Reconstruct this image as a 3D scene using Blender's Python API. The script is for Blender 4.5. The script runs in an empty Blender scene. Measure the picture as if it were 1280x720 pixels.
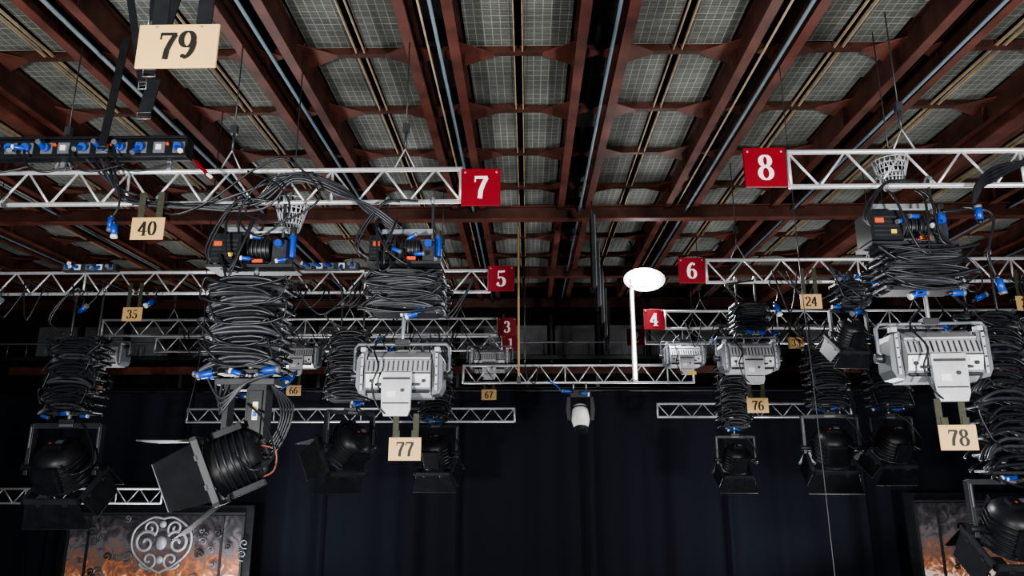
import bpy, math, random
from mathutils import Matrix, Vector
random.seed(7)
CZ=4.5   # camera (gallery) height above studio floor; z values below are relative to this level
S=bpy.context.scene
PI=math.pi
# ------------------------------------------------------------------ materials
def mat(name,col,rough=.5,metal=0.,noise=0.,nscale=8.,emis=0.,bump=0.,spec=.5):
    m=bpy.data.materials.new(name); m.use_nodes=True
    nt=m.node_tree; b=nt.nodes['Principled BSDF']
    b.inputs['Base Color'].default_value=(*col,1); b.inputs['Roughness'].default_value=rough
    b.inputs['Metallic'].default_value=metal; b.inputs['Specular IOR Level'].default_value=spec
    tc=nt.nodes.new('ShaderNodeTexCoord'); n=nt.nodes.new('ShaderNodeTexNoise')
    n.inputs['Scale'].default_value=nscale; n.inputs['Detail'].default_value=4
    nt.links.new(tc.outputs['Object'],n.inputs['Vector'])
    if noise>0:
        r=nt.nodes.new('ShaderNodeValToRGB')
        r.color_ramp.elements[0].position=.3; r.color_ramp.elements[1].position=.7
        r.color_ramp.elements[0].color=(*[c*(1-noise) for c in col],1)
        r.color_ramp.elements[1].color=(*[min(1,c*(1+noise)) for c in col],1)
        nt.links.new(n.outputs['Fac'],r.inputs['Fac']); nt.links.new(r.outputs['Color'],b.inputs['Base Color'])
    if bump>0:
        bp=nt.nodes.new('ShaderNodeBump'); bp.inputs['Strength'].default_value=bump; bp.inputs['Distance'].default_value=.02
        nt.links.new(n.outputs['Fac'],bp.inputs['Height']); nt.links.new(bp.outputs['Normal'],b.inputs['Normal'])
    if emis>0:
        b.inputs['Emission Color'].default_value=(*col,1); b.inputs['Emission Strength'].default_value=emis
    return m
ALU=mat('aluminium',(.66,.67,.7),.38,.5,.12,20)
STEEL=mat('galvanised_steel',(.3,.33,.36),.45,.6,.15,15)
BROWN=mat('oxide_red_steel',(.105,.034,.025),.5,0,.45,2.2,bump=.1,spec=.35)
BROWN2=mat('oxide_brown_steel',(.055,.021,.016),.55,0,.35,3,spec=.3)
BLACK=mat('black_paint',(.011,.012,.015),.42,0,.3,6,spec=.35)
DGREY=mat('dark_grey_paint',(.028,.03,.035),.4,0,.2,8)
MGREY=mat('mid_grey_paint',(.15,.165,.185),.4,.2,.1,8)
RUBBER=mat('cable_rubber',(.014,.015,.019),.38,0,.3,14)
RUBBER2=mat('grey_cable_rubber',(.04,.043,.053),.42,0,.3,14)  # paler blue-grey variant of the cable rubber
SILVER=mat('silver_white_housing',(.46,.47,.5),.42,.25,.18,6)
WHITE=mat('white_paint',(.8,.8,.8),.4)
BLUE=mat('blue_connector_plastic',(.012,.06,.4),.35)
LBLUE=mat('blue_rope_plastic',(.02,.12,.55),.4)
RED=mat('red_sign_plastic',(.19,.006,.014),.45,0,.08,4,spec=.25)
CREAM=mat('cream_plate_plastic',(.62,.4,.17),.5,0,.05,4)
INK=mat('black_ink',(.006,.006,.006),.6)
ORANGE=mat('orange_label',(.6,.08,.02),.5)
YELLOW=mat('yellow_label',(.75,.52,.05),.5)
OLIVE=mat('olive_webbing',(.035,.038,.022),.7,0,.3,30)
TAN=mat('tan_wood_strip',(.4,.3,.19),.6,0,.25,6)
ROPE=mat('hemp_rope',(.34,.25,.12),.8,0,.2,40)
PIPE=mat('blue_grey_conduit',(.17,.24,.29),.5,.2,.1,5)
WALL=mat('dark_wall_plaster',(.012,.012,.014),.8,0,.3,1.2,spec=.1)
GALW=mat('gallery_panel',(.13,.135,.15),.6,0,.3,1.5)
FLOORM=mat('black_studio_floor',(.02,.02,.022),.5,0,.2,2)
GLOW=mat('lamp_glow',(1,.985,.96),.5,emis=60)
POLEGLOW=mat('lit_pole_glow',(1,.95,.88),.5,emis=9)  # emissive colour standing in for worklight falling on the pole
DIM=mat('grey_bulb',(.3,.32,.35),.3)
LEAD=mat('brown_lead',(.25,.07,.05),.5)

def panel_mat():
    m=bpy.data.materials.new('ceiling_acoustic_grid'); m.use_nodes=True; nt=m.node_tree
    b=nt.nodes['Principled BSDF']; b.inputs['Roughness'].default_value=.6; b.inputs['Specular IOR Level'].default_value=.3
    tc=nt.nodes.new('ShaderNodeTexCoord'); br=nt.nodes.new('ShaderNodeTexBrick')
    br.offset=0; br.inputs['Scale'].default_value=1; br.inputs['Brick Width'].default_value=.108
    br.inputs['Row Height'].default_value=.13; br.inputs['Mortar Size'].default_value=.0055
    br.inputs['Color1'].default_value=(.15,.157,.143,1); br.inputs['Color2'].default_value=(.115,.121,.11,1)
    br.inputs['Mortar'].default_value=(.33,.335,.3,1)
    n=nt.nodes.new('ShaderNodeTexNoise'); n.inputs['Scale'].default_value=.9; n.inputs['Detail'].default_value=5
    r=nt.nodes.new('ShaderNodeMapRange'); r.inputs['From Min'].default_value=.3; r.inputs['From Max'].default_value=.7
    r.inputs['To Min'].default_value=.55; r.inputs['To Max'].default_value=1.25
    w=nt.nodes.new('ShaderNodeTexWave'); w.inputs['Scale'].default_value=14; w.bands_direction='Y'
    mx=nt.nodes.new('ShaderNodeMix'); mx.data_type='RGBA'; mx.blend_type='MULTIPLY'; mx.inputs[0].default_value=1
    nt.links.new(tc.outputs['Object'],br.inputs['Vector']); nt.links.new(tc.outputs['Object'],n.inputs['Vector'])
    nt.links.new(n.outputs['Fac'],r.inputs['Value'])
    nt.links.new(br.outputs['Color'],mx.inputs[6]); nt.links.new(r.outputs['Result'],mx.inputs[7])
    nt.links.new(mx.outputs[2],b.inputs['Base Color'])
    nt.links.new(tc.outputs['Object'],w.inputs['Vector'])
    bp=nt.nodes.new('ShaderNodeBump'); bp.inputs['Strength'].default_value=.5; bp.inputs['Distance'].default_value=.02
    nt.links.new(w.outputs['Color'],bp.inputs['Height']); nt.links.new(bp.outputs['Normal'],b.inputs['Normal'])
    return m
PANEL=panel_mat()
def curtain_mat():
    m=bpy.data.materials.new('black_drape'); m.use_nodes=True; nt=m.node_tree
    b=nt.nodes['Principled BSDF']; b.inputs['Roughness'].default_value=.9
    b.inputs['Base Color'].default_value=(.0105,.0125,.019,1); b.inputs['Specular IOR Level'].default_value=.12
    return m
DRAPE=curtain_mat()
def art_mat():
    m=bpy.data.materials.new('painted_stage_panel'); m.use_nodes=True; nt=m.node_tree
    b=nt.nodes['Principled BSDF']; b.inputs['Roughness'].default_value=.5
    tc=nt.nodes.new('ShaderNodeTexCoord'); sep=nt.nodes.new('ShaderNodeSeparateXYZ')
    nt.links.new(tc.outputs['Object'],sep.inputs[0])
    n=nt.nodes.new('ShaderNodeTexNoise'); n.inputs['Scale'].default_value=2.6; n.inputs['Detail'].default_value=8; n.inputs['Distortion'].default_value=2.5
    nt.links.new(tc.outputs['Object'],n.inputs['Vector'])
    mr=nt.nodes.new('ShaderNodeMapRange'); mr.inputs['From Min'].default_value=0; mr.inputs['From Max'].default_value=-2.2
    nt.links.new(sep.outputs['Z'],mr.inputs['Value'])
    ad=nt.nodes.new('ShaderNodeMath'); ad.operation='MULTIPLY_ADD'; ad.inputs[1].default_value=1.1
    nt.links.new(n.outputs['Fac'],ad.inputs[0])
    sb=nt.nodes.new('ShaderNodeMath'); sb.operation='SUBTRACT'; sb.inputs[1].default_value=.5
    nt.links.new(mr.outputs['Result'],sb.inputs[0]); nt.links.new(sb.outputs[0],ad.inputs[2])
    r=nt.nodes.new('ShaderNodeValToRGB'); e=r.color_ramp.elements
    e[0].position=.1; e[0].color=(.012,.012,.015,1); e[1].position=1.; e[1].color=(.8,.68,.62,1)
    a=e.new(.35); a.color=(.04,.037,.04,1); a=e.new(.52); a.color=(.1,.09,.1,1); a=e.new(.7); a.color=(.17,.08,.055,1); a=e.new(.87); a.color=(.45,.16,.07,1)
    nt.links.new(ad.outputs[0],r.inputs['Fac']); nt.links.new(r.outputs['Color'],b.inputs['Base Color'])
    nt.links.new(r.outputs['Color'],b.inputs['Emission Color']); b.inputs['Emission Strength'].default_value=.4  # printed panel is no lamp; emission makes it look lit
    return m
ART=art_mat()
# ------------------------------------------------------------------ mesh builder
class MB:
    def __init__(s): s.v=[];s.f=[];s.m=[];s.sm=[];s.ml=[];s.M=Matrix.Identity(4)
    def add(s,vs,fs,mt,smooth=False):
        if mt not in s.ml: s.ml.append(mt)
        i=s.ml.index(mt); b=len(s.v)
        s.v+= [s.M@Vector(p) for p in vs]
        for f in fs: s.f.append([b+k for k in f]); s.m.append(i); s.sm.append(smooth)
    def box(s,c,d,mt,R=None):
        x,y,z=[k/2 for k in d]
        vs=[Vector((a*x,b*y,e*z)) for a in(-1,1) for b in(-1,1) for e in(-1,1)]
        if R: vs=[R@p for p in vs]
        s.add([p+Vector(c) for p in vs],[(0,1,3,2),(4,6,7,5),(0,4,5,1),(2,3,7,6),(0,2,6,4),(1,5,7,3)],mt)
    def beam(s,a,b,w,h,mt):
        a=Vector(a);b=Vector(b);d=b-a;L=d.length
        s.box((a+b)/2,(w,L,h),mt,d.to_track_quat('Y','Z').to_matrix())
    def tube(s,pts,r,mt,seg=7,closed=False,rs=None):
        pts=[Vector(p) for p in pts]; n=len(pts); vs=[]
        prev=None
        for i,p in enumerate(pts):
            if closed: t=pts[(i+1)%n]-pts[i-1]
            else: t=pts[min(i+1,n-1)]-pts[max(i-1,0)]
            if t.length<1e-9: t=Vector((0,0,1))
            t.normalize()
            if prev is None:
                up=Vector((0,1,0)) if abs(t.y)<.9 else Vector((0,0,1))
                u=t.cross(up).normalized()
            else:
                u=(prev-t*prev.dot(t)); u=u.normalized() if u.length>1e-6 else t.cross(Vector((0,1,0))).normalized()
            prev=u; w=t.cross(u); rr=rs[i] if rs else r
            for k in range(seg):
                a=2*PI*k/seg; vs.append(p+(u*math.cos(a)+w*math.sin(a))*rr)
        fs=[]
        for i in range(n if closed else n-1):
            j=(i+1)%n
            for k in range(seg):
                l=(k+1)%seg; fs.append((i*seg+k,i*seg+l,j*seg+l,j*seg+k))
        if not closed: fs.append(tuple(range(seg-1,-1,-1))); fs.append(tuple((n-1)*seg+k for k in range(seg)))
        s.add(vs,fs,mt,True)
    def cyl(s,a,b,r,mt,r2=None,seg=20):
        s.tube([a,b],r,mt,seg,rs=[r,r if r2 is None else r2])
        for k in(-1,-2): s.sm[k]=False
    def prism(s,prof,x0,x1,mt):   # profile in (y,z), extruded along x
        n=len(prof)
        s.add([(x0,p[0],p[1]) for p in prof]+[(x1,p[0],p[1]) for p in prof],
              [tuple(range(n)),tuple(range(2*n-1,n-1,-1))]+[(i,i+n,(i+1)%n+n,(i+1)%n) for i in range(n)],mt)
    def slab(s,prof,y0,y1,mt):    # profile in (x,z), extruded along y
        n=len(prof)
        s.add([(p[0],y0,p[1]) for p in prof]+[(p[0],y1,p[1]) for p in prof],
              [tuple(range(n)),tuple(range(2*n-1,n-1,-1))]+[(i,i+n,(i+1)%n+n,(i+1)%n) for i in range(n)],mt)
    def ball(s,c,r,mt,nu=16,nv=10):
        if not hasattr(r,'__len__'): r=(r,r,r)
        vs=[];fs=[]
        for j in range(nv+1):
            th=PI*j/nv
            for i in range(nu):
                a=2*PI*i/nu; vs.append((c[0]+r[0]*math.sin(th)*math.cos(a),c[1]+r[1]*math.sin(th)*math.sin(a),c[2]+r[2]*math.cos(th)))
        for j in range(nv):
            for i in range(nu):
                k=(i+1)%nu; fs.append((j*nu+i,j*nu+k,(j+1)*nu+k,(j+1)*nu+i))
        s.add(vs,fs,mt,True)
    def make(s,name,loc=(0,0,0),bevel=0.,rz=0.):
        me=bpy.data.meshes.new(name); me.from_pydata(s.v,[],s.f)
        for m in s.ml: me.materials.append(m)
        me.polygons.foreach_set('material_index',s.m); me.polygons.foreach_set('use_smooth',s.sm); me.update()
        o=bpy.data.objects.new(name,me); S.collection.objects.link(o)
        o.location=(loc[0],loc[1],loc[2]+CZ); o.rotation_euler=(0,0,rz)
        if bevel>0:
            b=o.modifiers.new('bevel','BEVEL'); b.width=bevel; b.segments=2; b.limit_method='ANGLE'; b.angle_limit=math.radians(65)
        return o
def Rot(ax,deg): return Matrix.Rotation(math.radians(deg),3,ax)
def sag(a,b,drop,n=14,side=(0,0,0)):
    a=Vector(a);b=Vector(b);o=[]
    for i in range(n+1):
        t=i/n; p=a.lerp(b,t); k=4*t*(1-t); p.z-=drop*k; p+=Vector(side)*k; o.append(p)
    return o
def smooth(pts,n=8):
    P=[Vector(p) for p in pts]; P=[P[0]]+P+[P[-1]]; o=[]
    for i in range(1,len(P)-2):
        for k in range(n):
            t=k/n; a,b,c,d=P[i-1],P[i],P[i+1],P[i+2]
            o.append(.5*((2*b)+(-a+c)*t+(2*a-5*b+4*c-d)*t*t+(-a+3*b-3*c+d)*t**3))
    o.append(P[-2]); return o
# ------------------------------------------------------------------ didone digits as real ribbons
def arc(cx,cy,rx,ry,a0,a1,n=18): return [(cx+rx*math.cos(math.radians(a0+(a1-a0)*i/n)),cy+ry*math.sin(math.radians(a0+(a1-a0)*i/n))) for i in range(n+1)]
SIX=[arc(.31,.29,.19,.26,0,360,24),arc(.44,.4,.33,.54,185,100,12)]
DIG={'0':[arc(.31,.5,.2,.44,0,360,28)],
'1':[[(.32,.04),(.32,.95)],[(.32,.93),(.13,.82)],[(.12,.03),(.52,.03)]],
'2':[arc(.3,.71,.2,.24,165,-35)+[(.1,.1)],[(.08,.08),(.3,.08),(.56,.08)],[(.55,.06),(.57,.24)]],
'3':[arc(.28,.73,.18,.21,150,-90),arc(.28,.27,.21,.24,90,-150)],
'4':[[(.4,.03),(.4,.95)],[(.4,.93),(.05,.3)],[(.05,.3),(.58,.3)],[(.24,.03),(.56,.03)]],
'5':[[(.15,.92),(.14,.5)],[(.14,.9),(.34,.89),(.52,.92)],arc(.28,.3,.21,.26,130,-155)],
'6':SIX,'7':[[(.08,.89),(.3,.89),(.57,.89)],[(.53,.88),(.4,.6),(.31,.35),(.28,.03)],[(.1,.93),(.09,.7)]],
'8':[arc(.31,.74,.16,.2,0,360,22),arc(.31,.27,.2,.24,0,360,22)],
'9':[[(.62-x,1-y) for x,y in st] for st in SIX]}
BALLS={'2':[(.15,.72)],'3':[(.14,.8),(.12,.2)],'5':[(.12,.2)],'6':[(.42,.86)],'9':[(.2,.14)]}
THIN={('7',0):.055,('2',1):.06,('5',1):.055,('4',2):.04,('7',2):-.05,('5',0):-.06,('2',2):-.06}
def digits(mb,txt,h,cy,yf,mt):
    w=.6*h; x0=-w*len(txt)/2
    for ch in txt:
        for si,st in enumerate(DIG[ch]):
            n=len(st); ov=THIN.get((ch,si),0)
            L=[];Rr=[]
            for i,(x,y) in enumerate(st):
                a=st[max(i-1,0)];b=st[min(i+1,n-1)]
                if n>20 and (i==0 or i==n-1): a=st[-2];b=st[1]
                tx,ty=b[0]-a[0],b[1]-a[1]; l=math.hypot(tx,ty) or 1; tx/=l;ty/=l
                hw=.028+.06*abs(ty)**1.5
                if ov>0: hw=ov
                elif ov<0: hw=.025
                L.append((x-ty*hw,y+tx*hw)); Rr.append((x+ty*hw,y-tx*hw))
            vs=[(x0+p[0]*h-.01*h,yf-.0002*si,cy+(p[1]-.5)*h) for p in L+Rr]
            mb.add(vs,[(i,i+1,n+i+1,n+i) for i in range(n-1)],mt)
        for (x,y) in BALLS.get(ch,[]):
            mb.add([(x0+(x+.07*math.cos(k*PI/6))*h,yf-.0008,cy+(y-.5+.07*math.sin(k*PI/6))*h) for k in range(12)],[tuple(range(12))],mt)
        x0+=w
def red_sign(x,y,z,txt,s=.44):
    m=MB(); m.box((0,0,0),(s,.03,s),RED)
    for a in(-1,1):
        m.box((a*s*.36,.03,s*.1),(.04,.05,.12),STEEL)
        m.cyl((a*s*.4,-.02,s*.4),(a*s*.4,-.01,s*.4),.012,STEEL)
    digits(m,txt,s*.66,0,-.018,WHITE); return m.make('red_number_sign',(x,y,z),.004)
def plate(x,y,z,txt,w=.34,strap=.32,h=None,rz=0,sc=OLIVE):
    h=h or w*.7; m=MB(); m.box((0,0,0),(w,.012,h),CREAM)
    digits(m,txt,h*.68,0,-.009,INK)
    for a in(-1,1):
        m.box((a*w*.28,.012,h*.3+strap/2),(w*.2,.008,strap+h*.3),sc)
        m.cyl((a*w*.28,-.012,h*.43),(a*w*.28,.01,h*.43),.006,STEEL,seg=8)
    return m.make('hanging_number_plate',(x,y,z),.003,rz)
# ------------------------------------------------------------------ trusses
def truss(x0,x1,y,z,h=.36,pitch=.29,r=.027,chains=()):
    m=MB(); L=x1-x0
    for zz in(-h/2,h/2): m.cyl((0,0,zz),(L,0,zz),r,ALU,seg=10)
    n=max(2,int(round(L/pitch)))
    p=L/n
    for i in range(n):
        a=-h/2 if i%2 else h/2
        m.cyl((i*p+.01,0,a*.93),((i+1)*p-.01,0,-a*.93),r*.5,ALU,seg=7)
    for i in range(0,n+1,8): m.cyl((i*p,0,-h/2),(i*p,0,h/2),r*.6,ALU,seg=7)
    for xx in(0,L):
        m.cyl((xx,0,-h/2-.02),(xx,0,h/2+.02),r*.9,ALU,seg=8)
    for c in chains:
        c-=x0; m.tube([(c-.12,0,h/2),(c,0,h/2+.25),(c+.12,0,h/2)],.012,STEEL)
        m.tube([(c,0,h/2+.25),(c,0,h/2+.5)],.016,DGREY); m.tube([(c,0,h/2+.5),(c,0,4.8-z)],.008,DGREY,6)
        m.box((c,0,h/2+.5),(.07,.06,.1),DGREY)
    return m.make('lighting_truss',(x0,y,z))
truss(-9,-.72,7.4,3.02,.38,chains=(-5.2,-1.35,-3.3)); truss(2.70,9.5,6.95,2.98,.38,chains=(3.9,6.3))
truss(-12,-.62,11.4,2.97,chains=(-9,-5,-1.4)); truss(2.80,12.5,10.9,2.98,chains=(3.3,5.4,8.4))
truss(-9.6,-.66,15.8,3.07,chains=(-8,-4,-1.5)); truss(2.86,13.5,14.7,2.98,chains=(3.6,8))
truss(-9.5,-.65,18,3.06,chains=(-8,-2)); truss(2.85,14,17.2,3.08,chains=(4,9))
truss(-1.34,3.44,15,1.90,.36,.27,chains=())
truss(-8.01,-.31,17,1.2,.3,.26); truss(3.02,7.47,17,1.30,.3,.26); truss(-14.5,-8.9,18,-.66,.34,.28)
truss(-6,6,3.0,3.3,.38,chains=(-3,3))
for x,y,z,t in[(-.50,7.37,2.98,'7'),(2.44,6.9,2.98,'8'),(-.42,11.35,3.0,'5'),(2.56,10.85,2.98,'6'),(-.45,15.75,3.05,'3'),(2.62,14.65,2.98,'4'),(-.42,17.95,3.05,'1'),(2.6,17.15,3.05,'2')]:
    red_sign(x,y,z,t,.43 if t in'8754' else .41)
# ------------------------------------------------------------------ small parts
def plug(m,p,d,s=1.,mt=None,tip=None):
    p=Vector(p); d=Vector(d).normalized(); mt=mt or BLUE
    m.cyl(p,p+d*.12*s,.034*s,mt,seg=10); m.cyl(p+d*.12*s,p+d*.15*s,.036*s,tip or (WHITE if random.random()<.4 else MGREY),seg=10); m.cyl(p-d*.05*s,p,.015*s,RUBBER,r2=.028*s,seg=8)
def panto(m,zt,zb,w,n,k=2,plugs=3):
    """scissor pantograph: crossed flat bars between zt and zb plus drooping festoon cable bundles"""
    H=zt-zb; st=H/n
    for i in range(n):
        z1=zt-i*st; z0=z1-st; hw=w*.42
        for yy in(-.11,.11):
            m.beam((-hw,yy,z1),(hw,yy,z0),.012,.035,DGREY); m.beam((-hw,yy+.015,z0),(hw,yy+.015,z1),.012,.035,DGREY)
        for a in(-1,1): m.cyl((a*hw,-.13,z0),(a*hw,.13,z0),.013,STEEL,seg=8)
        m.cyl((0,-.14,(z1+z0)/2),(0,.14,(z1+z0)/2),.015,STEEL,seg=8)
    for i in range(n):
        z=zt-(i+.5)*st; sd=1 if i%2 else -1
        off=random.uniform(-.03,.03)*w; tilt=random.uniform(-.06,.06); e0=w*.5*random.uniform(.84,1.0)
        dr=st*random.uniform(.3,.75); bow=st*random.uniform(.1,.35)
        for c in range(3):
            yy=-.165-.04*c; mt=RUBBER2 if c==(i%3) else RUBBER
            e=e0*(1-.05*c); hh=st*.27; o2=random.uniform(-.012,.012)
            pts=[]
            for j in range(30):
                a=2*PI*j/30
                cx=math.copysign(abs(math.cos(a))**.6,math.cos(a))*e; q=abs(cx)/e
                pts.append((cx+off+o2,yy+.01*math.sin(3*a+i),z+hh*math.sin(a)*(1-.5*q)+tilt*cx+bow*(1-q*q)-dr*q**3*(1.3 if cx*sd>0 else .5)+.006*c))
            m.tube(pts,st*.19 if st<.13 else .024,mt,7,closed=True)
        pts=[(sd*e0*t+off,.17,z+bow*(1-t*t)-dr*abs(t)**3) for t in(-1,-.8,-.5,0,.5,.8,1)]
        m.tube(pts,.022,RUBBER,7)
    for c in range(k):
        yy=-.27-.03*c; pts=[]
        for i in range(0,n+1,2):
            d=1 if (i//2+c)%2==0 else -1; z=zt-i*st
            e=w*.5*random.uniform(.6,1.05)
            for t in (-1,-.9,-.6,0,.6,.9,1): pts.append((d*t*e,yy+random.uniform(-.01,.01),z-st*.9*(1-t*t)-st*.5*(t==1)+random.uniform(-.012,.012)))
        m.tube(smooth(pts,3),.012,RUBBER,7)
    m.box((0,0,zt+.02),(w*.8,.34,.035),DGREY); m.box((0,0,zb-.02),(w*.7,.3,.035),DGREY)
    for i in range(plugs):
        plug(m,(random.uniform(-w*.42,w*.42),-.2,zb-.06+random.uniform(-.03,.03)),(random.choice([-1,1]),0,random.uniform(-.4,.4)),.85)
def hoist(m,x0,x1,z0,z1,seedplug=3):
    w=x1-x0; cx=(x0+x1)/2; h=z1-z0
    m.box((x0+w*.2,0,z0+h*.5),(w*.36,.32,h*.85),BLACK)
    for i in range(5): m.box((x0+w*.2,-.165,z0+h*(.2+.13*i)),(w*.3,.012,.012),DGREY)
    m.box((x0+w*.12,-.17,z0+h*.62),(w*.1,.012,.05),ORANGE)
    m.box((x0+w*.27,-.17,z0+h*.3),(w*.06,.012,.04),YELLOW)
    m.cyl((x0+w*.44,-.02,z0+h*.55),(x0+w*.7,-.02,z0+h*.55),h*.32,BLACK,seg=20)
    for i in range(5): m.cyl((x0+w*(.45+.05*i),-.02,z0+h*.55),(x0+w*(.46+.05*i),-.02,z0+h*.55),h*.37,DGREY,seg=20)
    m.box((x0+w*.82,0,z0+h*.4),(w*.16,.26,h*.7),DGREY)
    m.cyl((x0+w*.82,-.12,z0+h*.62),(x0+w*.82,-.19,z0+h*.62),.04,BLUE,seg=14)
    m.cyl((x0+w*.93,-.02,z0+h*.3),(x0+w*.93,-.02,z0+h*.95),.04,BLUE,seg=12); m.cyl((x0+w*.93,-.02,z0+h*.95),(x0+w*.93,-.02,z0+h*1.2),.035,DGREY,seg=12)
    m.box((x0+w*.6,-.18,z0+h*.1),(w*.12,.03,.035),ORANGE)
    m.box((cx,0,z0-.01),(w*1.0,.36,.03),DGREY)
    m.box((cx,0,z1+.06),(w*.7,.06,.05),STEEL)
    for i in range(3):
        a=random.uniform(.1,.9); b=random.uniform(.1,.9)
        m.tube(smooth([(x0+w*a,-.19,z0+h*.3),(x0+w*(a+.1),-.24,z0-.05),(x0+w*(a+b)/2,-.26,z0+h*random.uniform(-.4,.4)),(x0+w*b,-.24,z0+h*1.1),(x0+w*b,-.1,z1+.2)],6),.013,RUBBER)
    for i in range(seedplug): plug(m,(x0+w*random.uniform(.2,.95),-.2,z0+h*random.uniform(.1,.8)),(random.choice([-1,1]),-.2,random.uniform(-.6,.6)),.7)
def hanger(m,z0,z1,w=.5):
    for a in(-1,1):
        m.cyl((a*w/2,0,z0),(a*w/2,0,z1),.018,DGREY,seg=8)
        m.tube([(a*w/2,-.05,z1),(a*w/2,-.06,z1+.05),(a*w/2,0,z1+.09),(a*w/2,.06,z1+.05),(a*w/2,.05,z1)],.016,STEEL)
# softlight -------------------------------------------------------
def softlight(x,y,z,s=1.,num=None,rz=0,tag=False,hang=.3,px=0.):
    m=MB(); W=.47
    m.cyl((0,0,0),(0,0,hang/s),.022,STEEL,seg=10); m.box((0,0,0.02),(.16,.12,.06),DGREY)
    m.tube([(-W-.02,0,-.36),(-W-.075,0,-.3),(-W-.075,0,-.05),(-W-.04,0,0),(-W+.06,0,0)],.021,MGREY,8)
    m.tube([(W+.02,0,-.36),(W+.075,0,-.3),(W+.075,0,-.05),(W+.04,0,0),(W-.06,0,0)],.021,MGREY,8)
    m.tube([(-W+.03,0,0),(W-.03,0,0)],.018,MGREY,8)
    for a in(-1,1):
        m.slab([(a*(W-.1),-.1),(a*(W-.02),-.13),(a*(W+.02),-.2),(a*(W+.02),-.5),(a*(W-.02),-.58),(a*(W-.1),-.6)],-.15,.2,MGREY)
        m.cyl((a*(W+.0),.02,-.36),(a*(W+.11),.02,-.36),.05,DGREY,seg=14)
        m.box((a*(W-.05),-.165,-.34),(.03,.03,.42),SILVER)
        for k in range(4): m.cyl((a*(W-.05),-.18,-.18-.1*k),(a*(W-.05),-.19,-.18-.1*k),.01,DGREY,seg=8)
        m.box((a*(W-.05),-.1,-.08),(.06,.1,.05),SILVER)
    prof=[(-.05,-.14),(-.2,-.21),(-.26,-.36),(-.22,-.52),(-.05,-.62),(.2,-.62),(.34,-.5),(.3,-.18),(.15,-.14)]
    m.prism(prof,-.36,.36,SILVER)
    m.box((0,-.1,-.142),(.7,.2,.025),SILVER,Rot('X',28))
    for i in range(3): m.box((-.24+.24*i,-.02,-.11),(.14,.1,.03),DGREY)
    for i in range(13):
        xx=-.33+.055*i; m.box((xx,-.238,-.28),(.007,.02,.13),DGREY,Rot('X',-20))
    m.box((0,-.262,-.365),(.73,.02,.014),DGREY); m.box((0,-.2,-.56),(.7,.03,.03),DGREY,Rot('X',35))
    for a in(-1,1):
        m.cyl((a*.29,-.27,-.45),(a*.29,-.24,-.45),.02,DGREY,seg=10); m.box((a*.2,-.25,-.49),(.09,.03,.025),DGREY)
        m.box((a*.27,-.255,-.41),(.1,.01,.04),WHITE)
    m.slab([(-.17,-.36),(.17,-.36),(.16,-.76),(.13,-.84),(-.13,-.84),(-.16,-.76)],-.31,-.25,SILVER)
    m.box((0,-.315,-.43),(.3,.015,.025),DGREY); m.box((0,-.315,-.7),(.29,.015,.014),DGREY); m.cyl((.07,-.33,-.56),(.07,-.3,-.56),.02,DGREY,seg=12)
    m.box((-.05,-.313,-.6),(.1,.01,.07),WHITE)
    m.tube(smooth([(-.1,-.3,-.82),(-.2,-.34,-.72),(-.26,-.34,-.5),(-.2,-.34,-.3),(-.28,-.2,-.05),(-.1,-.1,.15)],6),.011,RUBBER)
    if tag: m.box((.1,-.32,-.8),(.2,.01,.08),YELLOW)
    if num:
        for a in(-1,1): m.box((px+a*.11,-.29,-.98),(.065,.012,.34),OLIVE)
    m.v=[v*s for v in m.v]
    m.make('softlight_fixture',(x,y,z),.006,rz)
    if num: plate(x+px*s,y-.31*s,z-1.19*s,num,.35*s,.08,rz=rz)
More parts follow.
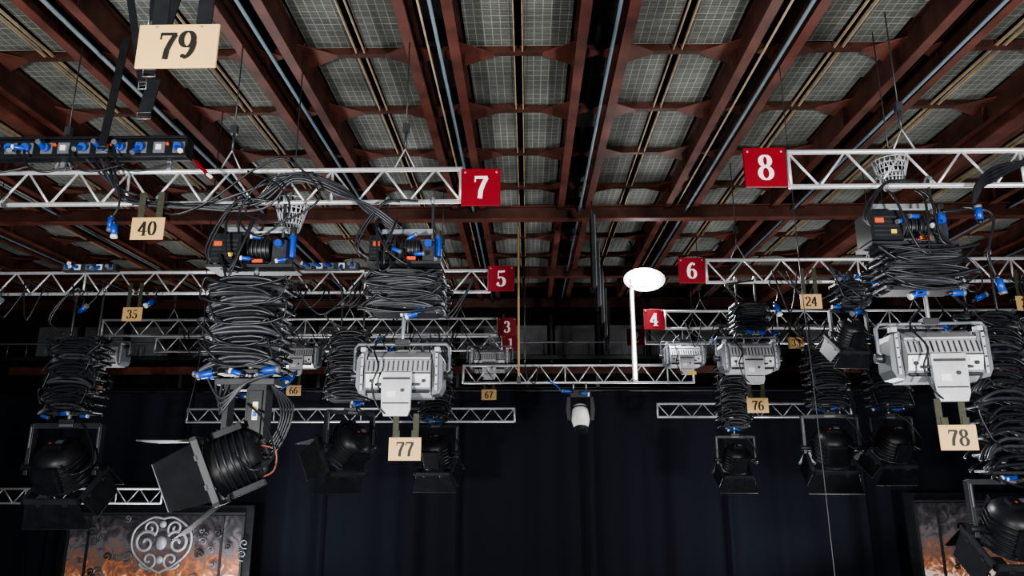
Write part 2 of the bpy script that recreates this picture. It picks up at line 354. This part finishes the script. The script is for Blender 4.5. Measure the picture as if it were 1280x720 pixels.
# fresnel ---------------------------------------------------------
def fresnel(x,y,z,s=1.,tilt=50,pan=0,yoke=True,door=.8,hang=.25,lens=True,zs=1.,flare=0.):
    m=MB(); W=.5
    if yoke:
        m.cyl((0,0,0),(0,0,hang/s),.03,STEEL,seg=10); m.box((0,0,.03),(.22,.14,.06),DGREY)
        Z=Rot('Z',pan).to_4x4(); m.M=Z
        m.box((0,0,-.03),(2*W,.1,.07),DGREY)
        for a in(-1,1):
            m.box((a*W,0,-.37),(.06,.11,.72),DGREY); m.cyl((a*(W-.12),0,-.62),(a*(W+.07),0,-.62),.07,BLACK,seg=16)
            m.box((a*W,-.06,-.2),(.02,.01,.3),MGREY)
        m.box((0,-.06,-.03),(.2,.01,.04),MGREY)
    pv=-.62 if yoke else 0
    m.M=Matrix.Translation((0,0,pv))@Rot('Z',pan).to_4x4()@Rot('X',-tilt).to_4x4()
    m.tube([(0,-.36,0),(0,-.33,0),(0,-.24,0),(0,.2,0),(0,.24,0)],.34,BLACK,12,rs=[.16,.25,.33,.35,.36])
    for i in range(5): m.tube([(0,-.2+.08*i,0),(0,-.175+.08*i,0)],.37,BLACK,12,rs=[.37,.37])
    m.box((0,-.38,.02),(.26,.08,.2),BLACK); m.box((.06,-.425,.03),(.1,.01,.07),MGREY); m.box((-.06,-.425,.0),(.03,.01,.03),ORANGE)
    m.box((0,-.05,.37),(.3,.36,.08),BLACK); m.box((0,-.05,-.37),(.34,.4,.08),BLACK)
    for i in range(6): m.box((0,-.2+.06*i,.415),(.26,.02,.02),DGREY)
    F=.4
    for a in(-1,1):
        m.box((a*F,.28,0),(.05,.08,2*F+.05),DGREY); m.box((0,.28,a*F),(2*F+.05,.08,.05),DGREY)
    for a in(-1,1):
        for b in(-1,1): m.box((a*.32,.26,b*.32),(.16,.03,.16),BLACK)
    if lens: m.tube([(0,.25,0),(0,.29,0)],.32,DIM,20,rs=[.32,.2])
    def door_(ang,wide0,wide1,l,openang):
        q=Rot('Y',ang)
        y0=.32; z0=F; ca=math.cos(math.radians(openang)); sa=math.sin(math.radians(openang))
        pts=[(-wide0,y0,z0),(wide0,y0,z0),(wide1,y0+l*ca,z0+l*sa),(-wide1,y0+l*ca,z0+l*sa)]
        t=Vector((0,-sa,ca))*.012
        vs=[q@Vector(p) for p in pts]+[q@(Vector(p)+t) for p in pts]
        m.add(vs,[(0,1,2,3),(7,6,5,4),(0,4,5,1),(1,5,6,2),(2,6,7,3),(3,7,4,0)],BLACK)
        a=q@Vector((-wide0,y0,z0)); b=q@Vector((wide0,y0,z0)); m.cyl(a,b,.016,DGREY,seg=8)
        e=q@Vector((-wide1,y0+l*ca,z0+l*sa)); f=q@Vector((wide1,y0+l*ca,z0+l*sa)); m.cyl(e,f,.007,MGREY,seg=6)
        for k in(-.5,.5): m.box(q@Vector((wide0*k,y0+.01,z0+.01)),(.07,.07,.03),DGREY,q)
    door_(0,.38,.48+flare*.1,.5*door,14+flare*12); door_(180,.38,.5,.5*door,10+flare*10); door_(90,.36,.28,.45*door,16+flare*18); door_(-90,.36,.28,.45*door,12+flare*28)
    m.M=Matrix.Identity(4)
    m.tube(smooth([(.1,-.3,pv+.1),(.4,-.4,pv-.1),(.55,-.2,pv+.1),(.35,-.1,pv+.5),(.1,0,pv+.7)],6),.014,RUBBER)
    m.v=[Vector((v.x*s,v.y*s,v.z*s*zs)) for v in m.v]
    return m.make('fresnel_spotlight',(x,y,z),.005)
# ------------------------------------------------------------------ hanging assemblies
def assembly(x,y,zt,zb,w,n,hz=None,k=2,plugs=3,down=0.):
    m=MB()
    if hz: hoist(m,hz[0]-x,hz[1]-x,hz[2]-zb,hz[3]-zb); hanger(m,hz[3]-zb-.02,2.80-zb)
    else: hanger(m,zt-zb,2.80-zb,w*.5)
    panto(m,zt-zb,0,w,n,k,plugs=plugs)
    m.cyl((0,0,zt-zb),(0,0,(hz[2] if hz else zt)-zb+.02),.03,STEEL,seg=8)
    if down: m.cyl((0,0,0),(0,0,-down),.022,STEEL,seg=10)
    for i in range(2):
        m.tube(smooth([(-w*.3+.1*i,-.1,zt-zb+.1),(-w*.55-.03*i,-.16,zt-zb+.3),(-w*.3,-.15,2.75-zb),(-.1+.2*i,-.1,2.8-zb)],6),.014,RUBBER)
    return m.make('pantograph_hoist',(x,y,zb),.003)
# left, row 7
assembly(-2.88,7.35,1.90,.97,.86,9,(-3.36,-2.45,2.06,2.44),plugs=4)
assembly(-1.27,7.4,1.98,1.59,.94,6,(-1.68,-.9,2.10,2.42),plugs=3)
softlight(-1.30,7.4,1.25,.9,'77',hang=.29,px=.12)
# right, row 8
assembly(3.84,6.95,2.08,1.70,.90,6,(3.36,4.22,2.14,2.50),plugs=3)
softlight(3.90,6.95,1.36,.92,'78',rz=math.radians(-5),hang=.3,px=-.05)
# row 5
assembly(-7.2,11.4,2.0,.85,.9,9,plugs=4); fresnel(-7.25,11.4,.68,1.08,52,0,hang=.18)
assembly(-3.1,12.5,2.3,1.14,.8,9,plugs=4); fresnel(-3.05,12.5,.95,.95,35,50,hang=.2,flare=.6)
# row 3
assembly(-1.98,15.8,2.3,1.05,.75,8,plugs=4); fresnel(-1.98,15.8,.9,.95,58,-10,hang=.2)
softlight(-5.05,15.8,2.72,.92,'66',hang=.15); softlight(-.83,15.8,2.62,.92,'67',hang=.3)
softlight(-9.4,15.8,2.75,.9,'10',hang=.2)
softlight(3.2,14.7,2.52,.85,None,tag=True,hang=.3)
# row 6
assembly(3.38,10.9,2.40,2.03,.58,5,plugs=2); softlight(3.34,10.9,1.93,.88,'76',hang=.12)
assembly(4.11,14.7,2.1,.8,.66,9,plugs=3); fresnel(4.11,14.7,.62,.74,58,0,hang=.2)
assembly(5.72,14,2.2,1.15,.82,8,plugs=3,down=.15); fresnel(5.72,14,.98,.98,55,-8,hang=.2)
assembly(4.95,10.9,2.72,2.4,.55,3,plugs=1); fresnel(4.93,10.95,2.35,.6,50,10,hang=.1)
assembly(6.05,9.5,1.95,-.04,.8,10,k=1,plugs=3); fresnel(6.0,9.5,-.14,.95,55,0,hang=.12)
assembly(-6.1,15.8,2.5,1.6,.8,6); assembly(7.2,14.7,2.5,1.2,.9,8); fresnel(7.2,14.7,1.0,.9,55,10)
assembly(-9.6,11.4,2.5,1.7,1,6); softlight(-9.6,11.4,1.5,1.0,'34')
assembly(7.9,10.9,2.5,1.3,1,8); softlight(8.1,10.9,1.1,1.0,None)
# big head hanging low, left (row 7)
m=MB()
m.box((0,0,.62),(.6,.3,.06),DGREY); m.cyl((0,0,.6),(0,0,.9),.03,STEEL,seg=10)
m.box((.12,-.02,.28),(.2,.2,.68),BLACK); m.box((.12,-.13,.28),(.14,.02,.5),BLACK); m.box((.13,-.145,.33),(.055,.008,.18),WHITE)
m.box((.13,-.15,.36),(.04,.006,.03),YELLOW); m.box((.13,-.15,.30),(.04,.006,.05),BLUE)
m.box((-.22,.05,.3),(.06,.16,.66),BLACK); m.box((-.05,0,.58),(.4,.2,.07),BLACK)
m.cyl((.2,-.02,-.12),(.0,.0,-.12),.16,DGREY,seg=18)
m.tube(smooth([(.2,-.2,-.0),(.38,-.2,-.05),(.36,-.15,-.25),(.15,-.1,-.3),(.05,0,-.1)],6),.009,LEAD)
for i in range(5): m.tube(smooth([(.25,-.1,.6),(.38+.03*i,-.12,.35),(.34,-.12,.1-.05*i),(.15,-.1,-.1)],6),.013,RUBBER)
for i in range(4): m.tube(smooth([(-.4+.08*i,-.1,.66),(-.2,-.2,.45-.05*i),(.05,-.22,.6),(.3,-.15,.7)],6),.012,RUBBER2)
plug(m,(.2,-.2,.72),(1,0,.1),1.1); plug(m,(-.3,-.2,.7),(-1,0,-.2),1.1)
mh=m.make('yoke',(-2.83,7.3,.22),.006)
f=fresnel(-2.86,7.15,.06,.8,24,104,yoke=False,door=1.05,flare=.75)
f.name='fresnel_spotlight'
mh.parent=f; mh.matrix_parent_inverse=Matrix.Translation(f.location).inverted()
# moving head, centre
m=MB()
m.box((0,0,.62),(.42,.3,.16),BLACK)
for a in(-1,1): m.slab([(a*.2,.56),(a*.27,.56),(a*.3,.3),(a*.27,.08),(a*.2,.08)],-.1,.1,BLACK)
m.M=Matrix.Translation((0,0,.2))@Rot('X',-25).to_4x4()
m.tube([(0,0,.22),(0,0,.18),(0,0,.05),(0,0,-.12),(0,0,-.3),(0,0,-.34)],.2,WHITE,18,rs=[.08,.15,.18,.19,.14,.1])
m.tube([(0,0,-.3),(0,0,-.38)],.15,BLACK,18,rs=[.15,.14]); m.cyl((0,0,.1),(0,0,.13),.185,DGREY,seg=18)
m.M=Matrix.Identity(4)
for a in(-1,1): m.tube([(a*.13,0,.7),(a*.13,-.05,.8),(a*.13,0,.87),(a*.13,.05,.8)],.02,STEEL)
plug(m,(-.2,-.16,.66),(-1,0,.1),1.2); plug(m,(.02,-.16,.63),(1,0,-.2),1.1)
m.tube(smooth([(-.38,-.16,.66),(-.5,-.1,.8),(-.7,0,.9)],6),.012,LBLUE)
m.make('moving_head_light',(1.08,15,.86),.006)
# worklight on its stand pipe above centre truss: bright lamp, dish added for its halo, emissive strip painting lamplight on pipe
m=MB()
m.cyl((0,0,0),(0,0,2.05),.055,WHITE,seg=12); m.box((0,-.06,1.0),(.045,.02,1.9),POLEGLOW)
def ring(r,y,n=28): return [(.27+r*1.05*math.cos(2*PI*i/n),y,2.16+r*.62*math.sin(2*PI*i/n)) for i in range(n)]
R0,R1,R2=ring(.2,.1),ring(.34,.0),ring(.42,-.07); n=28
m.add(R0+R1+R2,[(i,(i+1)%n,n+(i+1)%n,n+i) for i in range(n)]+[(n+i,n+(i+1)%n,2*n+(i+1)%n,2*n+i) for i in range(n)]+[tuple(range(n))],SILVER,True)
m.ball((.27,-.04,2.16),(.26,.05,.14),GLOW,20,12)
m.box((.05,.08,2.1),(.2,.08,.12),STEEL); m.tube(smooth([(0,.05,2.1),(-.1,.05,2.6),(.05,.05,2.9),(0,.05,3.05)],5),.02,RUBBER)
m.make('worklight_stand',(2.22,14.9,1.72))
# ------------------------------------------------------------------ cream plates on trusses
plate(-1.65,3.0,1.94,'79',.385,1.15,.23,sc=BLACK)
plate(-3.98,7.1,2.44,'40',.35,.3); plate(-6.32,11.15,2.39,'35',.32,.42); plate(4.25,10.6,2.42,'24',.32,.42)
plate(7.5,10.7,2.4,'37',.32,.42); plate(5.35,14.3,2.42,'33',.32,.42); plate(-5.86,7.15,2.5,'38',.34,.3)
plate(-7.2,17.9,2.3,'22',.32,.5)
# ------------------------------------------------------------------ socket bar on truss 7
m=MB(); m.box((0,0,0),(2.9,.16,.2),BLACK)
for i in range(14):
    xx=-1.35+.208*i+random.uniform(-.02,.02)
    m.box((xx,-.085,.0),(.13,.015,.13),MGREY)
    if i%5!=2: m.cyl((xx,-.09,0),(xx+.01,-.15,-.01),.045,BLUE,seg=12); plug(m,(xx,-.13,-.02),(random.uniform(-1,1),-.4,random.uniform(-.6,.2)),.8)
    else: m.box((xx,-.1,0),(.06,.02,.06),WHITE)
    if i%3==0: m.cyl((xx+.1,-.09,.03),(xx+.1,-.12,.03),.02,ORANGE,seg=8)
m.box((0,0,.12),(2.9,.2,.03),BLACK)
for a in(-1.2,0,1.2): m.box((a,.08,-.05),(.05,.04,.3),STEEL)
for i in range(5): m.tube(smooth([(-1.3+.5*i,-.15,-.05),(-1.2+.5*i,-.2,-.25),(-1.0+.5*i,-.18,-.32),(-.7+.5*i,-.1,-.2)],6),.012,RUBBER)
m.make('socket_bar',(-5.17,7.28,3.41),.004)
for (x,y,z) in[(-3.2,11.3,3.2),(-7.2,11.3,3.2),(5.2,10.8,2.82)]:
    m=MB(); m.box((0,0,0),(.9,.12,.12),DGREY)
    for i in range(5):
        m.box((-.36+.18*i,-.065,0),(.1,.012,.09),WHITE if i%2 else MGREY); plug(m,(-.36+.18*i,-.07,0),(random.uniform(-1,1),-.6,random.uniform(-.7,.5)),.9)
    m.make('socket_bar',(x,y,z),.003)
# ------------------------------------------------------------------ chain bags (perforated baskets)
def bag(x,y,z,s=1):
    m=MB()
    for j in range(7):
        t=j/6; r=(.12+.12*t)*s; m.tube([(r*math.cos(a*PI/10),r*math.sin(a*PI/10),(-.24+.42*t)*s) for a in range(20)],.007,SILVER,5,closed=True)
    for a in range(20):
        q=a*PI/10; m.tube([((.12+.12*t)*s*math.cos(q+.5*t),(.12+.12*t)*s*math.sin(q+.5*t),(-.24+.42*t)*s) for t in(0,.25,.5,.75,1)],.005,SILVER,5)
        m.tube([((.12+.12*t)*s*math.cos(q-.5*t),(.12+.12*t)*s*math.sin(q-.5*t),(-.24+.42*t)*s) for t in(0,.25,.5,.75,1)],.005,SILVER,5)
    m.cyl((0,0,-.25*s),(0,0,-.23*s),.12*s,DGREY); m.cyl((0,0,-.22*s),(0,0,.1*s),.1*s,BLACK,r2=.19*s)
    m.tube([(0,0,-.2*s),(0,0,4.85-z)],.008,DGREY,6)
    m.make('chain_bag',(x,y,z))
bag(-2.75,7.9,2.88,.85); bag(3.98,7.4,3.12,.75)
# ------------------------------------------------------------------ loose cables
def cable(pts,r=.014,mt=RUBBER,n=8,plugs=()):
    m=MB(); m.tube(smooth(pts,n),r,mt,7)
    for p,d in plugs: plug(m,p,d)
    m.make('power_cable')
Y=7.28
for i in range(5):
    o=.03*i; q=random.uniform(-.04,.04); q2=random.uniform(-.05,.05)
    cable([(-4.9+o*3,Y,3.35),(-4.55+o,Y-.02*i,3.05-o+q),(-4.2,Y-.03*i,2.83-o*.5+q2),(-3.6,Y-.02*i,2.78-o*.5+q),(-3.1+o*2,Y,2.86-o+q2),(-2.5,Y-.02*i,3.14-o+q),(-2.0+q,Y,2.98-o),(-1.75+o,Y-.02*i,2.7),(-1.45+o,Y,2.48)],.014+.002*(i%2),RUBBER if i%2 else RUBBER2)
cable([(-4.2,7.2,2.85),(-3.8,7.15,2.62),(-3.4,7.15,2.75),(-2.9,7.1,3.1),(-2.55,7.1,3.2),(-2.2,7.15,2.8),(-2.6,7.1,2.5),(-3,7.15,2.62)],.012)
cable([(-3.0,7.15,3.1),(-2.62,7.1,2.9),(-2.5,7.1,2.6),(-2.8,7.1,2.35),(-3.05,7.15,2.6),(-2.8,7.15,3.0),(-2.3,7.2,3.1)],.012)
cable([(-4.6,7.2,3.3),(-4.42,7.15,3.05),(-4.35,7.15,2.75),(-4.4,7.15,2.6)],.011,RUBBER,plugs=(((-4.41,7.15,2.58),(0,0,-1)),((-4.36,7.13,2.5),(.1,0,-1))))
cable([(-3.55,7.1,3.2),(-3.48,7.08,3.12),(-3.4,7.08,3.04)],.02,RED)
cable([(-3.4,7.08,3.04),(-3.35,7.08,3.0)],.02,WHITE)
for i in range(4):
    o=.04*i
    cable([(5.6,6.85,3.02+o*.3),(5.0,6.8,2.98-o*.2),(4.65,6.8,2.9-o),(4.45+o*.5,6.78,2.7),(4.38,6.8,2.5),(4.1,6.8,2.45)],.018)
cable([(4.3,6.8,2.5),(4.55,6.75,2.4),(4.45,6.75,2.0),(4.5,6.75,1.75)],.013,RUBBER,plugs=(((4.5,6.75,1.75),(.2,0,-1)),((4.42,6.75,2.35),(0,0,1))))
cable([(3.12,8,4.8),(3.12,8,2),(3.13,7.98,1.0),(3.15,8,.0),(3.17,8,-1.6),(3.25,8,-4.4)],.006,DGREY)
cable([(-4.2,9,4.8),(-4.2,9,2.8),(-4.15,9,1.5),(-4.25,9,.6)],.007,RUBBER)
m=MB(); m.cyl((0,0,0),(0,0,3.1),.022,ROPE,seg=8); m.box((0,0,0),(.08,.08,.12),DGREY); m.make('hanging_rope',(-.17,14,1.66))
m=MB(); m.cyl((0,0,0),(0,0,2),.014,RUBBER,seg=8); m.tube(smooth([(0,0,0),(.05,0,-.3),(.2,0,-.4),(.25,0,-.1)],6),.012,RUBBER); m.make('hanging_rope',(-.05,14,2.0))
for i in range(50):
    row=random.choice([(11.2,-9,-1),(15.5,-8,-1),(10.7,3,8),(14.5,3,9),(11.2,-9,-1)])
    x=random.uniform(row[1],row[2]); z=2.82; w=random.uniform(.3,1.1)
    cable([(x,row[0],z+.1),(x+w*.2,row[0]-.05,z-.2),(x+w*.5,row[0]-.08,z-random.uniform(.25,.6)),(x+w*.85,row[0]-.05,z-.15),(x+w,row[0],z+.1)],.012,random.choice([RUBBER,RUBBER2]))
for i in range(26):
    row=random.choice([(11.15,-9,-1),(15.4,-8,-1),(10.6,3,8),(14.4,3,9)])
    x=random.uniform(row[1],row[2]); z=random.uniform(1.9,2.7); m=MB(); plug(m,(0,0,0),(random.uniform(-1,1),-.3,random.uniform(-1,1)),1.2)
    m.tube(smooth([(0,0,0),(.04,0,.2),(-.05,.05,(2.8-z)*.7),(0,.1,2.85-z)],5),.011,RUBBER); m.make('cable_connector',(x,row[0],z))
m=MB()
for i in range(5): m.tube(sag((-.45,0,-.03*i),(.4,0,.05-.03*i),.16+.03*i),.015,LBLUE)
m.make('blue_rope',(-5.4,15.4,1.98))
def strap(a,b,y,w):
    m=MB(); dx=b[0]-a[0]; dz=b[1]-a[1]; L=math.hypot(dx,dz)
    m.box((0,0,0),(w,.01,L),BLACK,Matrix.Rotation(math.atan2(dx,dz),3,'Y'))
    m.tube([(-dx/2-w/2,0,-dz/2-.03),(-dx/2+w/2,0,-dz/2-.03),(-dx/2+w/2,0,-dz/2+.03),(-dx/2-w/2,0,-dz/2+.03)],.006,STEEL,6,closed=True)
    m.make('webbing_strap',((a[0]+b[0])/2,y,(a[1]+b[1])/2))
strap((-1.84,2.15),(-1.9,3.15),3.1,.05)
strap((-2.95,3.0),(-2.62,4.7),5,.1); strap((-3.3,2.95),(-3.25,3.3),5.6,.12); strap((-3.05,2.95),(-3.5,4.75),5.1,.06); strap((-4.6,3.35),(-4.5,4.7),7.1,.09)
# hanging flat frames (tall) near centre
for i in range(5):
    m=MB(); h=1.4-.08*i
    m.box((0,0,0),(.04,.4,h),BLACK)
    for a in(-1,1): m.box((0,a*.2,0),(.06,.03,h),DGREY)
    m.box((.035,-.2,0),(.012,.03,h*.95),STEEL)
    m.cyl((0,0,h/2),(0,0,4.8-(3.8-.1*i)),.01,DGREY,seg=6); m.box((.03,0,h*.3),(.03,.3,.06),MGREY)
    m.make('suspended_scenery_frame',(1.2+.2*i,12.6+1.3*i,3.8-.1*i))
# ------------------------------------------------------------------ ceiling
U=2.13; Y0,Y1=-3,22.4
pm=MB(); bm=MB(); pu=MB(); tn=MB(); pi=MB(); gp=MB()
ks=range(-7,8)
for k in ks:
    c=-.1+U*k
    for a in(-1,1):
        x=c+a*.38
        j=-3
        while True:
            ya=.65+1.6*j+.06; yb=ya+1.48
            if ya>Y1-1: break
            pm.box((x,(ya+yb)/2,5.52),(.62,yb-ya,.03),PANEL,Rot('X',random.uniform(-1.2,1.2)))
            j+=1
        tn.box((c+a*.055,(Y0+Y1)/2,5.44),(.014,Y1-Y0,.04),TAN)
        bx=c+a*.79; D=.4
        bm.box((bx,(Y0+Y1)/2,5.08),(.13,Y1-Y0,.022),BROWN); bm.box((bx,(Y0+Y1)/2,5.08+D/2),(.02,Y1-Y0,D),BROWN2); bm.box((bx,(Y0+Y1)/2,5.08+D),(.13,Y1-Y0,.022),BROWN2)
    pi.cyl((c-.97,Y0,5.02),(c-.97,Y1,5.02),.024,PIPE,seg=10)
    if k%2: pi.cyl((c+1.0,Y0,5.15),(c+1.0,Y1,5.15),.016,TAN,seg=8)
    gx=c+U/2
    for j in range(-2,13):
        ya=.65+1.6*j
        if random.random()<.75: gp.box((gx,ya+.8,5.75),(.42,1.3*random.uniform(.6,1),.03),SILVER if random.random()<.3 else PANEL)
XW=17
for j in range(-2,14):
    y=.65+1.6*j
    pu.box((0,y,5.42),(2*XW-.1,.09,.02),BROWN2); pu.box((0,y,5.48),(2*XW-.1,.014,.12),BROWN2)
    for k in ks:
        c=-.1+U*k
        for a in(-1,1):
            bx=c+a*.78
            for (sx,ln,wy) in((-a,.46,.3),(a,.28,.2)):
                z=5.405; vs=[(bx,y-wy,z),(bx+sx*ln,y-.03,z),(bx+sx*ln,y+.03,z),(bx,y+wy,z)]
                vs+= [(p[0],p[1],p[2]+.014) for p in vs]
                pu.add(vs,[(0,1,2,3),(7,6,5,4),(0,4,5,1),(1,5,6,2),(2,6,7,3),(3,7,4,0)],BROWN)
            pu.box((bx,y,5.28),(.12,.016,.36),BROWN2)
pm.make('ceiling_acoustic_panels'); bm.make('ceiling_beams'); pu.make('ceiling_purlins'); tn.make('ceiling_cable_slots'); pi.make('ceiling_conduits'); gp.make('ceiling_vent_plates')
m=MB()
for y,z in((13.8,5.0),(18.3,5.0),(21.9,4.98)):
    m.box((0,y,z-.13),(2*XW-.1,.2,.022),BROWN); m.box((0,y,z),(2*XW-.1,.02,.26),BROWN2); m.box((0,y,z+.13),(2*XW-.1,.2,.022),BROWN)
m.make('ceiling_cross_girders')
m=MB()
for x0 in(-7.4,7.1):
    m.box((x0,9.5,4.86),(.26,25.8,.03),BROWN); m.box((x0,9.5,4.98),(.03,25.8,.24),BROWN); m.box((x0,9.5,5.09),(.26,25.8,.03),BROWN)
m.make('ceiling_main_girders')
# ------------------------------------------------------------------ room shell
def shell(name,c,d,mt):
    m=MB(); m.box((0,0,0),d,mt); return m.make(name,c)
shell('ceiling',(0,9.5,6.1),(2*XW+.4,26.4,.1),WALL)
shell('floor',(0,9.5,-CZ-.05),(2*XW+.4,26.4,.1),FLOORM)
zc=(6.15-CZ)/2
shell('wall_back',(0,22.6,zc),(2*XW+.4,.2,6.15+CZ),WALL)
shell('wall_left',(-XW-.1,9.5,zc),(.2,26.4,6.15+CZ),WALL); shell('wall_right',(XW+.1,9.5,zc),(.2,26.4,6.15+CZ),WALL)
shell('wall_front',(0,-3.6,zc),(2*XW+.4,.2,6.15+CZ),WALL)
m=MB()
for i in range(-10,11):
    m.box((i*1.5,22.4,3.9),(1.25,.06,.95),GALW)
    m.box((i*1.5+.75,22.3,3.9),(.08,.12,1.6),DGREY)
    m.box((i*1.5,22.35,4.3),(.9,.05,.06),MGREY)
m.box((0,22.2,3.3),(33,.5,.12),DGREY); m.box((0,21.9,3.75),(33,.04,.04),STEEL)
for i in range(-27,28): m.cyl((i*.6,21.9,3.35),(i*.6,21.9,3.75),.015,STEEL,seg=6)
m.make('rear_gallery')
m=MB(); m.box((0,20.6,2.72),(30,.25,.22),BROWN); m.box((0,20.6,2.2),(30,.1,.05),DGREY)
for i in range(-7,8): m.box((i*2,20.6,2.45),(.1,.1,.5),DGREY)
m.make('rear_header_beam')
# drape
m=MB(); n=900; vs=[];fs=[]
for i in range(n+1):
    x=-16.8+33.6*i/n; y=.04*math.sin(x*4.3)+.025*math.sin(x*9+1.3*math.sin(x*2))+.05*math.sin(x*2.1)
    if abs((x+20)%3.6)<.12: y-=.12
    for z in(2.03,0,-2.2,-4.48): vs.append((x,y*(1 if z>0 else 1.2),z))
for i in range(n):
    for j in range(3): a=i*4+j; fs.append((a,a+4,a+5,a+1))
m.add(vs,fs,DRAPE,True); m.make('black_stage_curtain',(0,20,0))
m=MB(); m.cyl((-16.8,0,0),(16.8,0,0),.04,DGREY); m.make('curtain_rail',(0,20,2.08))
# stage panels
def stage_panel(x0,x1,y,zt,ornx):
    m=MB(); w=x1-x0; h=zt+CZ
    m.box((w/2,0,-h/2),(w,.08,h),BLACK)
    m.box((w/2,-.05,-h/2-.1),(w-.5,.02,h-.3),ART)
    for xx in(.22,w-.22,.75,w-.75): m.box((xx,-.09,-h/2-.1),(.05,.05,h-.3),DGREY)
    m.box((w/2,-.09,-.2),(w-.4,.06,.06),DGREY)
    def spiral(cx,cz,r,tr,sgn,a0,r0=.12):
        return [(cx+sgn*(r0*r+r*(1-r0)*i/40)*math.cos(a0+tr*2*PI*i/40),-.13,cz+(r0*r+r*(1-r0)*i/40)*math.sin(a0+tr*2*PI*i/40)) for i in range(41)]
    cx=ornx-x0
    for sg in(-1,1):
        m.tube(spiral(cx+sg*.4,-.9,.3,1.4,sg,0),.04,SILVER,8); m.tube(spiral(cx+sg*.32,-.55,.2,1.3,sg,2),.03,SILVER,8)
        m.tube(spiral(cx+sg*.28,-1.3,.24,1.3,sg,4),.035,SILVER,8)
        m.tube(smooth([(cx,-.13,-.32),(cx+sg*.3,-.13,-.3),(cx+sg*.7,-.13,-.6),(cx+sg*.72,-.13,-1.05),(cx+sg*.4,-.13,-1.4),(cx,-.13,-1.6)],8),.03,SILVER,8)
        for i in range(16):
            a=random.uniform(.8,2.1); m.tube(spiral(cx+sg*a,-.3-random.uniform(0,1.8),random.uniform(.06,.15),1.2,sg,i),.02,DGREY if i%2 else MGREY,6)
    m.ball((cx,-.14,-.9),(.14,.08,.17),SILVER); m.ball((cx,-.14,-.45),(.09,.06,.09),SILVER); m.ball((cx,-.14,-1.3),(.1,.06,.1),SILVER)
    m.make('ornate_stage_panel',(x0,y,zt),.004)
stage_panel(-11.85,-6.95,19,-.92,-9.2); stage_panel(9.4,14.4,19,-.6,12.4)
# ------------------------------------------------------------------ lights
def area(name,loc,tgt,size,power,col=(1,1,1)):
    l=bpy.data.lights.new(name,'AREA'); l.size=size; l.energy=power; l.color=col
    o=bpy.data.objects.new(name,l); S.collection.objects.link(o); o.location=(loc[0],loc[1],loc[2]+CZ)
    d=Vector(tgt)-Vector(loc); o.rotation_euler=d.to_track_quat('-Z','Y').to_euler()
area('added_front_fill_left',(-5,-2.5,-1.5),(-2,9,5),.7,1500,(1,.985,.96))  # unseen pair of area lights added to light trusses and ceiling from the front
area('added_front_fill_right',(5,-2.5,-1.5),(2.5,9,5),.7,1400,(1,.985,.96))
area('added_ceiling_fill_left',(-7,17,-4.2),(-4,13,5),2,650,(.97,.98,1))  # unseen pair added below frame to brighten the rear ceiling
area('added_ceiling_fill_right',(7,17,-4.2),(4,13,5),2,650,(.97,.98,1))
l=bpy.data.lights.new('worklight_lamp','SPOT'); l.energy=1800; l.spot_size=math.radians(100); l.spot_blend=.5; l.shadow_soft_size=.15
o=bpy.data.objects.new('worklight_lamp',l); S.collection.objects.link(o); o.location=(2.49,14.55,3.88+CZ); o.rotation_euler=(math.radians(35),0,math.radians(180))
w=bpy.data.worlds.new('World'); S.world=w; w.use_nodes=True
w.node_tree.nodes['Background'].inputs[0].default_value=(.6,.7,.85,1); w.node_tree.nodes['Background'].inputs[1].default_value=.04
# ------------------------------------------------------------------ camera
cd=bpy.data.cameras.new('camera'); cd.sensor_width=36; cd.lens=36*900/1280; cd.clip_start=.05
co=bpy.data.objects.new('camera',cd); S.collection.objects.link(co); co.location=(0,0,CZ)
co.rotation_euler=(math.radians(90+14.04),0,math.radians(1.235)); S.camera=co
try: S.view_settings.look='AgX - Medium High Contrast'
except Exception: pass
